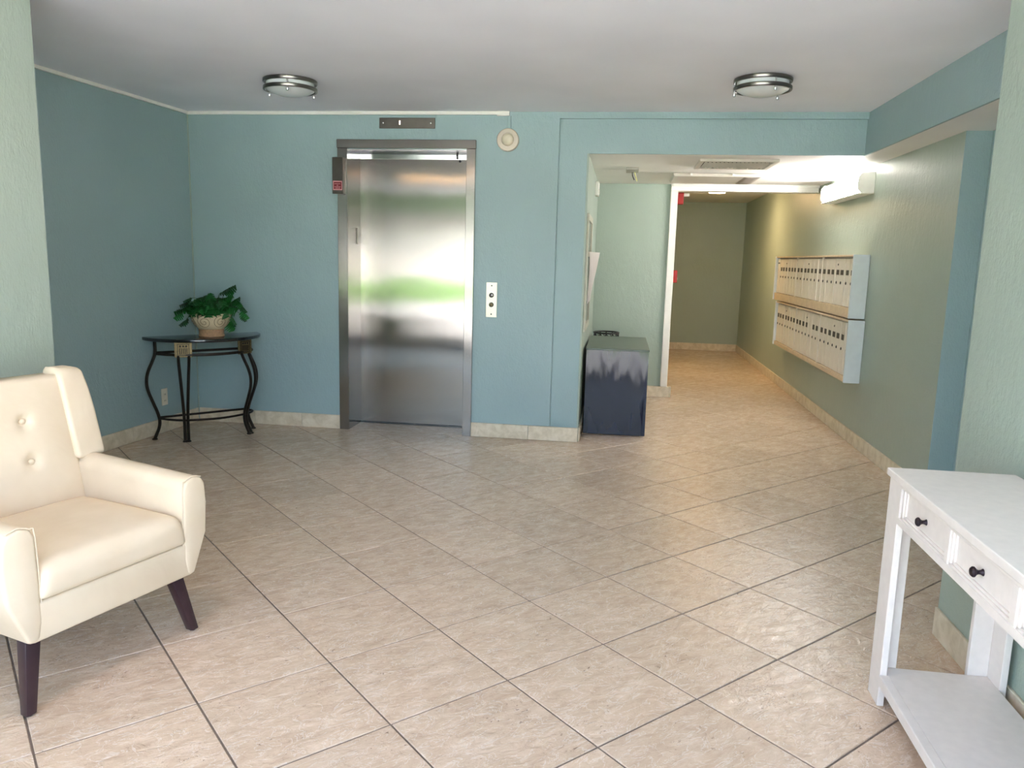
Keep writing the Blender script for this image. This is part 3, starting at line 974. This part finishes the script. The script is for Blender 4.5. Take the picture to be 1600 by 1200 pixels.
bm = new(); tube(bm, [(B1[0] - 0.01, B1[1], 0.166), (B2[0] + 0.01, B2[1], 0.166)], 0.009, 8); obj('back_stretcher', bm, 'iron', dt, True)
for (fx, fy), sx in ((F1, 1), (F2, -1)):
    rot = Matrix.Translation((fx, fy, 0)) @ Matrix.Rotation(math.atan2(0.954, 0.30 * sx) - PI / 2, 4, 'Z')
    bm = new(); box(bm, -0.062, 0.062, -0.006, 0.008, 0.645, 0.759, 0.002, 1, mat=rot)
    md = obj('medallion', bm, 'medallion', dt, label='square bronze medallion panel')
    bm = new()
    for k in range(5):
        box(bm, -0.028 + k * 0.0125, -0.022 + k * 0.0125, 0.008, 0.0105, 0.672, 0.715, mat=rot)
    for b in ((-0.042, 0.042, 0.657, 0.661), (-0.042, 0.042, 0.743, 0.747), (-0.042, -0.038, 0.661, 0.743), (0.038, 0.042, 0.661, 0.743), (-0.03, 0.03, 0.666, 0.669)):
        box(bm, b[0], b[1], 0.008, 0.0115, b[2], b[3], mat=rot)
    for k in range(3):
        box(bm, -0.028 + k * 0.021, -0.014 + k * 0.021, 0.008, 0.011, 0.722, 0.736, 0.002, 1, mat=rot)
    obj('relief', bm, 'iron', md)

# potted plant on the half-moon table
PX, PY, PZ = -3.145, 5.67, 0.786
pl = thing('potted_plant', 'leafy green split-leaf plant in a cream scroll pot', 'plant', (PX, PY, PZ))
prof = [(0.0, 0.0), (0.090, 0.0), (0.094, 0.006), (0.092, 0.045), (0.088, 0.058), (0.096, 0.064), (0.124, 0.092), (0.142, 0.125), (0.147, 0.155), (0.150, 0.172), (0.154, 0.180), (0.150, 0.184), (0.140, 0.180), (0.134, 0.165), (0.0, 0.160)]
bm = new(); lathe(bm, prof[4:13] + [(0.13, 0.15)], n=48, cap=False); pot = obj('pot', bm, 'pot', pl, True)
bm = new(); lathe(bm, [(0, 0), (0.09, 0.0), (0.095, 0.004), (0.0955, 0.012), (0.092, 0.016), (0.0925, 0.044), (0.096, 0.05), (0.094, 0.058), (0.087, 0.06)], n=48); obj('pot_foot', bm, 'pot_foot', pot, True)
def pot_r(z):
    for (r0, z0), (r1, z1) in zip(prof, prof[1:]):
        if z0 <= z <= z1 and z1 > z0: return r0 + (r1 - r0) * (z - z0) / (z1 - z0)
    return 0.12
bm = new()
for k in range(7):
    a0 = 2 * PI * k / 7 + 0.35
    P = []
    for i in range(52):
        t = i / 51
        ang = 0.6 + t * 4.4 * PI
        rr = 0.052 * (1 - t) ** 0.9 + 0.004
        da = rr * math.cos(ang) / 0.128
        z = 0.119 + rr * 0.95 * math.sin(ang)
        z = max(0.068, min(0.172, z))
        r = pot_r(z) + 0.0006
        P.append((r * math.cos(a0 + da), r * math.sin(a0 + da), z))
    tube(bm, P, 0.0017, 5)
obj('scroll_relief', bm, 'pot_line', pot, True, label='brown scroll lines')
bm = new(); lathe(bm, [(0.0, 0.168), (0.136, 0.165), (0.136, 0.155)], n=32); obj('soil', bm, 'soil', pl)

def leaf_mesh(seed):
    rnd = random.Random(seed)
    L, W = 0.072, 0.044
    half_ = []
    n = 5
    half_.append((0.0, 0.006))
    for k in range(n):
        y0 = -0.10 + k / n * 0.95
        wid = W * math.sin(PI * (0.20 + 0.56 * (k + 0.5) / n)) ** 0.8 * rnd.uniform(0.9, 1.1)
        half_ += [(wid * 0.45 * 0.9, (y0 + 0.02) * L), (wid * 0.97, (y0 + 0.05) * L), (wid, (y0 + 0.13) * L), (wid * 0.9, (y0 + 0.17) * L)]
    half_.append((0.0, 1.0 * L))
    bm = new()
    mid = []
    pts = []
    for x, y in half_:
        yy = y
        z = -0.9 * x * x / W - 0.22 * max(y, 0) ** 2 / L
        pts.append((x, yy, z))
    for sg in (-1, 1):
        rim = [bm.verts.new((sg * x, y, z)) for x, y, z in pts]
        ax = [bm.verts.new((0, y, -0.22 * max(y, 0) ** 2 / L - 0.004)) for x, y, z in pts]
        for i in range(len(pts) - 1):
            f = [ax[i], rim[i], rim[i + 1], ax[i + 1]]
            if sg < 0: f.reverse()
            bm.faces.new(f)
    bmesh.ops.remove_doubles(bm, verts=bm.verts[:], dist=0.0004)
    me = bpy.data.meshes.new('leaf')
    bm.to_mesh(me); bm.free()
    for p in me.polygons: p.use_smooth = True
    me.materials.append(MAT['leaf'])
    return me
lms = [leaf_mesh(s) for s in range(4)]
stems = new()
rl = random.Random(11)
def add_leaf(tip, up, spin, sc):
    """leaf whose base sits at tip; up = outward direction"""
    o = bpy.data.objects.new('leaf', rl.choice(lms))
    C.objects.link(o)
    o.parent = pl
    d = Vector(up).normalized()
    q = d.to_track_quat('Y', 'Z')
    o.rotation_mode = 'QUATERNION'
    from mathutils import Quaternion
    o.rotation_quaternion = q @ Quaternion((0, 1, 0), spin)
    o.location = tip
    o.scale = (sc, sc, sc)
def stem_leaf(tip, drop=0.5, sc=1.0):
    tip = Vector(tip)
    a = math.atan2(tip.y, tip.x)
    b = Vector((0.05 * math.cos(a) * rl.random() * 2, 0.05 * math.sin(a) * rl.random() * 2, 0.165))
    mid = (b + tip) * 0.5 + Vector((0, 0, 0.05))
    P = catmull([b, mid, tip], 4)
    tube(stems, P, 0.0018, 5)
    out = Vector((math.cos(a), math.sin(a), -drop + rl.uniform(-0.2, 0.4)))
    add_leaf(tip, out, rl.uniform(-0.7, 0.7), sc * rl.uniform(0.85, 1.2))
for k in range(84):
    a = 2 * PI * k / 84 * 5 + rl.uniform(-0.3, 0.3)
    r = rl.uniform(0.02, 0.15)
    z = 0.19 + rl.uniform(0.02, 0.155) * (1.05 - r / 0.26)
    stem_leaf((r * math.cos(a), r * math.sin(a), z), 0.4)
# camera-right side is (0.99,0.14): trailing and upright sprays seen in the photo
rx, ry = 0.88, 0.47
for dx, z in ((0.09, 0.30), (0.11, 0.335), (0.13, 0.30), (0.075, 0.34), (0.15, 0.27), (0.10, 0.27), (0.12, 0.36)):
    stem_leaf((rx * dx + rl.uniform(-.02, .02), ry * dx - 0.03, z), -0.6, 0.95)
for dx, z in ((0.20, 0.275), (0.23, 0.25), (0.255, 0.20), (0.25, 0.235), (0.22, 0.29), (0.24, 0.17), (0.17, 0.13), (0.165, 0.16), (0.15, 0.11)):
    stem_leaf((rx * dx, ry * dx - 0.03 + rl.uniform(-.02, .02), z), 1.1, 0.9)
for dx, z in ((-0.17, 0.22), (-0.19, 0.185), (-0.14, 0.27), (-0.15, 0.14), (-0.12, 0.30)):
    stem_leaf((rx * dx, ry * dx - 0.05, z), 0.3, 0.95)
for k in range(10):
    a = -PI * (0.15 + 0.7 * k / 9)
    stem_leaf((0.135 * math.cos(a), 0.135 * math.sin(a), 0.20 + rl.uniform(0, 0.05)), 0.9, 0.95)
obj('stems', stems, 'stem', pl, True, kind='stuff')

# ------------------------------------------------------------------ armchair (local x across, local y = back, -y = front)
a0 = (-1.773, 2.011)
ch = thing('armchair', 'cream leather wingback armchair with tufted back and dark tapered legs', 'armchair', (a0[0], a0[1], 0), math.atan2(0.9543, 0.2987))
# local x = along front feet (left foot to right foot), local y = backwards
W_ = 0.644
def padded(name, bm, parent=ch, lvl=2, **kw):
    o = obj(name, bm, 'leather', parent, 'all', **kw)
    m = o.modifiers.new('round', 'SUBSURF'); m.levels = lvl; m.render_levels = lvl
    return o
# base rail
bm = new()
prism(bm, [(0.012, 0.236), (0.632, 0.236), (0.650, 0.30), (0.640, 0.365), (0.004, 0.365), (-0.006, 0.30)], 'y', -0.030, 0.63, 0.010, 3)
obj('seat_base', bm, 'leather', ch, True)
def arm(s):
    # outline in (x, z) for the right arm, mirrored for the left
    pts = [(0.594, 0.30), (0.606, 0.240), (0.642, 0.237), (0.704, 0.385), (0.712, 0.50), (0.706, 0.578), (0.688, 0.606), (0.652, 0.616), (0.616, 0.604), (0.600, 0.575)]
    if s < 0: pts = [(W_ - x, z) for x, z in pts]
    bm = new()
    vs = prism(bm, pts, 'y', -0.032, 0.62, 0.013, 3)
    for v in vs:
        if v.co.z > 0.45: v.co.z += 0.022 * max(0, v.co.y) / 0.62
        if v.co.z > 0.5 and v.co.y < 0.2: v.co.y += 0.0
    o = obj('arm', bm, 'leather', ch, True)
    bm = new()
    P = [(x, -0.022, z) for x, z in pts[0:1] + pts[4:]][::-1]
    ins = pts[9:10] + pts[8:3:-1] + pts[3:4]
    cx, cz = 0.657 if s > 0 else W_ - 0.657, 0.45
    tube(bm, catmull([(x, -0.0265, z) for x, z in [pts[0]] + pts[:5:-1]], 3), 0.0026, 6)
    obj('piping', bm, 'leather', o, True)
    return o
arm(1); arm(-1)
# seat cushion: crowned grid block
def cushion():
    """rounded box with a crowned top: a fine grid box whose edges are rolled to a large radius above, a small one below"""
    bm = new()
    lo, hi = Vector((0.042, -0.040, 0.366)), Vector((0.602, 0.52, 0.478))
    nx, ny, nz = 30, 30, 10
    def at(i, j, k):
        p = Vector((lo.x + (hi.x - lo.x) * i / nx, lo.y + (hi.y - lo.y) * j / ny, lo.z + (hi.z - lo.z) * k / nz))
        w = k / nz
        r = 0.016 + 0.028 * min(1, max(0, (w - 0.15) / 0.6))
        q = Vector((min(max(p.x, lo.x + r), hi.x - r), min(max(p.y, lo.y + r), hi.y - r), min(max(p.z, lo.z + 0.016), hi.z - 0.044)))
        d = p - q
        if d.length > 1e-7:
            e = Vector((d.x / r, d.y / r, d.z / (0.044 if d.z > 0 else 0.016)))
            m = max(abs(e.x), abs(e.y), abs(e.z))
            e = e.normalized() * m
            p = q + Vector((e.x * r, e.y * r, e.z * (0.044 if d.z > 0 else 0.016)))
        u, v = (p.x - lo.x) / (hi.x - lo.x), (p.y - lo.y) / (hi.y - lo.y)
        crown = 0.018 * max(0, 1 - (2 * u - 1) ** 4) * max(0, 1 - (2 * v - 1) ** 4)
        p.z += crown * w
        if j == 0: p.y -= 0.006 * math.sin(PI * w) * max(0, 1 - (2 * u - 1) ** 6)
        return p
    vs = {}
    def V(i, j, k):
        if (i, j, k) not in vs: vs[(i, j, k)] = bm.verts.new(at(i, j, k))
        return vs[(i, j, k)]
    for i in range(nx):
        for j in range(ny):
            bm.faces.new((V(i, j, nz), V(i + 1, j, nz), V(i + 1, j + 1, nz), V(i, j + 1, nz)))
            bm.faces.new((V(i, j + 1, 0), V(i + 1, j + 1, 0), V(i + 1, j, 0), V(i, j, 0)))
    for k in range(nz):
        for i in range(nx):
            bm.faces.new((V(i, 0, k), V(i + 1, 0, k), V(i + 1, 0, k + 1), V(i, 0, k + 1)))
            bm.faces.new((V(i + 1, ny, k), V(i, ny, k), V(i, ny, k + 1), V(i + 1, ny, k + 1)))
        for j in range(ny):
            bm.faces.new((V(0, j + 1, k), V(0, j, k), V(0, j, k + 1), V(0, j + 1, k + 1)))
            bm.faces.new((V(nx, j, k), V(nx, j + 1, k), V(nx, j + 1, k + 1), V(nx, j, k + 1)))
    return obj('seat_cushion', bm, 'leather', ch, 'all')
sc_ = cushion()
# back
def yb(z): return 0.505 + 0.125 * (z - 0.45) / 0.5           # reclined front plane
BTN = [(0.225, 0.795), (0.418, 0.795), (0.225, 0.645), (0.418, 0.645)]
bm = new()
nx, nz = 40, 40
X0, X1, Z0, Z1 = 0.036, 0.608, 0.43, 0.948
front, back = [], []
for j in range(nz + 1):
    fr, bk = [], []
    for i in range(nx + 1):
        u, w = i / nx, j / nz
        x, z = X0 + (X1 - X0) * u, Z0 + (Z1 - Z0) * w
        puff = 0.022 * (1 - (2 * u - 1) ** 4) * (1 - (2 * w - 1) ** 6)
        dim = sum(0.026 * math.exp(-((x - bx) ** 2 + (z - bz) ** 2) / 0.00055) for bx, bz in BTN)
        fr.append(bm.verts.new((x, yb(z) - puff + dim, z)))
        bk.append(bm.verts.new((x, yb(z) + 0.09, z)))
    front.append(fr); back.append(bk)
for j in range(nz):
    for i in range(nx):
        bm.faces.new((front[j][i], front[j][i + 1], front[j + 1][i + 1], front[j + 1][i]))
        bm.faces.new((back[j + 1][i], back[j + 1][i + 1], back[j][i + 1], back[j][i]))
for i in range(nx):
    bm.faces.new((front[0][i + 1], front[0][i], back[0][i], back[0][i + 1]))
    bm.faces.new((front[nz][i], front[nz][i + 1], back[nz][i + 1], back[nz][i]))
for j in range(nz):
    bm.faces.new((front[j][0], front[j + 1][0], back[j + 1][0], back[j][0]))
    bm.faces.new((front[j + 1][nx], front[j][nx], back[j][nx], back[j + 1][nx]))
es = [e for e in bm.edges if e.calc_face_angle(0) > 0.9]
bmesh.ops.bevel(bm, geom=es, offset=0.026, segments=4, profile=0.5, affect='EDGES')
bk_o = obj('backrest', bm, 'leather', ch, 'all')
for bx, bz in BTN:
    bm = new()
    lathe(bm, [(0.0, 0.011), (0.008, 0.009), (0.0125, 0.004), (0.013, 0.0), (0.010, -0.006)], n=20, cap=False)
    b = obj('button', bm, 'leather', bk_o, 'all')
    b.location = (bx, yb(bz) - 0.002, bz)
    b.rotation_euler = (PI / 2 + 0.24, 0, 0)
def wing(s):
    bm = new()
    def yy(z): return 0.520 + 0.095 * (z - 0.62) / 0.35
    zs = [0.618, 0.64, 0.72, 0.80, 0.88, 0.935, 0.962, 0.972]
    pts = []
    xin = 0.590
    rings = []
    for z in zs:
        t = (z - 0.618) / 0.354
        xo = 0.722 - 0.022 * max(0, (t - 0.5) / 0.5) ** 2 - (0.03 if t > 0.99 else 0)
        xi = xin + (0.012 if t > 0.99 else 0)
        dep = 0.13 - 0.02 * t - (0.03 if t > 0.99 else 0)
        y0 = yy(z) + (0.025 if t > 0.99 else 0)
        loop = [(xi, y0), (xo, y0 + 0.012), (xo, y0 + dep), (xi, y0 + dep)]
        if s < 0: loop = [(W_ - x, y) for x, y in loop]
        rings.append([bm.verts.new((x, y, z)) for x, y in loop])
    for A, B in zip(rings, rings[1:]):
        for i in range(4): bm.faces.new((A[i], A[(i + 1) % 4], B[(i + 1) % 4], B[i]))
    bm.faces.new(rings[0]); bm.faces.new(rings[-1])
    bmesh.ops.recalc_face_normals(bm, faces=bm.faces[:])
    es = [e for e in bm.edges if e.calc_face_angle(0) > 0.7]
    bmesh.ops.bevel(bm, geom=es, offset=0.018, segments=4, profile=0.5, affect='EDGES')
    w = obj('wing', bm, 'leather', ch, True)
    return w
wing(1); wing(-1)
# rear shell below and behind the back
bm = new(); box(bm, -0.05, W_ + 0.05, 0.60, 0.69, 0.262, 0.64, 0.02, 3); obj('back_shell', bm, 'leather', ch, True)
def chair_leg(x, y, tx, ty):
    bm = new()
    top, bot = 0.023, 0.0165
    A = [bm.verts.new((x + dx * bot, y + dy * bot, 0.004)) for dx, dy in ((-1, -1), (1, -1), (1, 1), (-1, 1))]
    B = [bm.verts.new((tx + dx * top * 1.15, ty + dy * top, 0.25)) for dx, dy in ((-1, -1), (1, -1), (1, 1), (-1, 1))]
    fs = [bm.faces.new(A[::-1]), bm.faces.new(B)]
    for i in range(4): fs.append(bm.faces.new((A[i], A[(i + 1) % 4], B[(i + 1) % 4], B[i])))
    bmesh.ops.bevel(bm, geom=list({e for f in fs for e in f.edges}), offset=0.003, segments=2, profile=0.5, affect='EDGES')
    l = obj('leg', bm, 'leg_wood', ch, True, label='dark tapered wooden leg')
    bm = new(); lathe(bm, [(0, 0), (0.011, 0), (0.011, 0.006), (0, 0.006)], x, y, 12); obj('foot_pad', bm, 'black', l)
chair_leg(0.0, 0.0, 0.048, 0.045); chair_leg(W_, 0.0, W_ - 0.048, 0.045)
chair_leg(0.0, 0.68, 0.048, 0.61); chair_leg(W_, 0.68, W_ - 0.048, 0.61)

# ------------------------------------------------------------------ white console table (local x = depth to wall, local -y = towards camera)
ct = thing('console_table', 'white console table with drawers and black knobs against the pillar', 'table', (0.916, 2.654, 0), math.radians(-0.5))
LEN, DEP = 1.34, 0.380
bm = new(); box(bm, -0.010, DEP + 0.006, -LEN - 0.01, 0.008, 0.772, 0.797, 0.003, 2); obj('tabletop', bm, 'white_wood', ct)
# front apron: stiles and rails framing the recessed drawer fronts
L0, PITCH, NDR = 0.118, 0.378, 3
zA, zB = 0.637, 0.772
bm = new()
box(bm, 0.0, 0.018, -LEN + 0.095, -0.095, zA, zA + 0.024, 0.0015, 1)
box(bm, 0.0, 0.018, -LEN + 0.095, -0.095, zB - 0.014, zB, 0.0015, 1)
for k in range(NDR + 1):
    yc = -L0 + 0.010 - k * PITCH if k else -0.0985
    box(bm, 0.0, 0.018, yc - 0.013, yc + 0.013 if k else -0.095, zA + 0.024, zB - 0.014, 0.0015, 1)
obj('apron_frame', bm, 'white_wood', ct)
for k in range(NDR):
    ya, ye = -L0 - 0.003 - k * PITCH, -L0 - k * PITCH - PITCH + 0.023
    bm = new(); box(bm, 0.014, 0.03, ye, ya, zA + 0.024, zB - 0.014)
    d = obj('drawer', bm, 'white_wood', ct)
    # stepped moulding around the recess
    bm = new()
    for w0, w1, x in ((0.0, 0.010, 0.004), (0.010, 0.020, 0.009)):
        box(bm, x, 0.0141, ya - w1, ya - w0, zA + 0.024, zB - 0.014)
        box(bm, x, 0.0141, ye + w0, ye + w1, zA + 0.024, zB - 0.014)
        box(bm, x, 0.0141, ye, ya, zA + 0.024 + w0 * 0.7, zA + 0.024 + w1 * 0.7)
    obj('moulding', bm, 'white_wood', d)
    bm = new()
    lathe(bm, [(0.0, 0.030), (0.010, 0.029), (0.0135, 0.025), (0.0135, 0.021), (0.008, 0.016), (0.0055, 0.011), (0.006, 0.006), (0.0095, 0.0), (0.0, 0.0)], n=20)
    kb = obj('knob', bm, 'knob', d, True, label='round dark bronze knob')
    kb.rotation_euler = (0, -PI / 2, 0)
    kb.location = (0.0135, (ya + ye) / 2 + 0.0, 0.711)
# side and back aprons
bm = new(); box(bm, 0.02, DEP - 0.02, -0.03, -0.012, zA, zB); obj('side_apron', bm, 'white_wood', ct)
bm = new(); box(bm, 0.02, DEP - 0.02, -LEN + 0.012, -LEN + 0.03, zA, zB); obj('side_apron', bm, 'white_wood', ct)
bm = new(); box(bm, DEP - 0.02, DEP - 0.002, -LEN + 0.02, -0.02, zA, zB); obj('back_apron', bm, 'white_wood', ct)
def lleg(x0, x1, yo, yi, front):
    """L-shaped leg: a face plank along y and an end plank along x"""
    bm = new()
    a, b = min(yo, yi), max(yo, yi)
    s = 1 if yi > yo else -1
    if front:
        box(bm, x0, x0 + 0.022, a, b, 0.0, 0.771, 0.002, 1)
        e0, e1 = (yo + s * 0.018, yo + s * 0.040)
        box(bm, x0 + 0.022, x1, min(e0, e1), max(e0, e1), 0.0, 0.641, 0.002, 1)
    else:
        box(bm, x1 - 0.022, x1, a, b, 0.0, 0.771, 0.002, 1)
        e0, e1 = (yo + s * 0.018, yo + s * 0.040)
        box(bm, x0, x1 - 0.022, min(e0, e1), max(e0, e1), 0.0, 0.641, 0.002, 1)
    return obj('leg', bm, 'white_wood', ct)
lleg(0.0, 0.07, 0.0, -0.10, True)
lleg(DEP - 0.085, DEP, 0.0, -0.125, False)
lleg(0.0, 0.07, -LEN, -LEN + 0.10, True)
lleg(DEP - 0.085, DEP, -LEN, -LEN + 0.125, False)
bm = new()
box(bm, 0.026, DEP - 0.022, -LEN + 0.041, -0.041, 0.079, 0.112, 0.002, 1)
box(bm, -0.004, 0.026, -LEN + 0.102, -0.102, 0.077, 0.113, 0.002, 1)
obj('shelf', bm, 'white_wood', ct)

# ------------------------------------------------------------------ porch lamp above the entrance (seen only in the steel)
pl2 = thing('porch_light', 'warm lit ceiling lamp above the entrance', 'ceiling light', (-1.3, 1.9, ZC))
bm = new(); lathe(bm, [(0.0, 0.0), (0.17, 0.0), (0.17, -0.02)], n=32); obj('base', bm, 'nickel', pl2, True)
bm = new(); lathe(bm, [(0.16, -0.02), (0.15, -0.06), (0.09, -0.09), (0.0, -0.10)], n=32, cap=False); obj('glass_bowl', bm, 'porch_light', pl2, True)

bm = new()
box(bm, -1.9, 0.9, -0.55, 1.25, 0.0005, 0.012, 0.004, 1)
tag(obj('entrance_mat', bm, 'mat'), 'dark blue grey entrance mat mirrored in the elevator steel', 'mat')
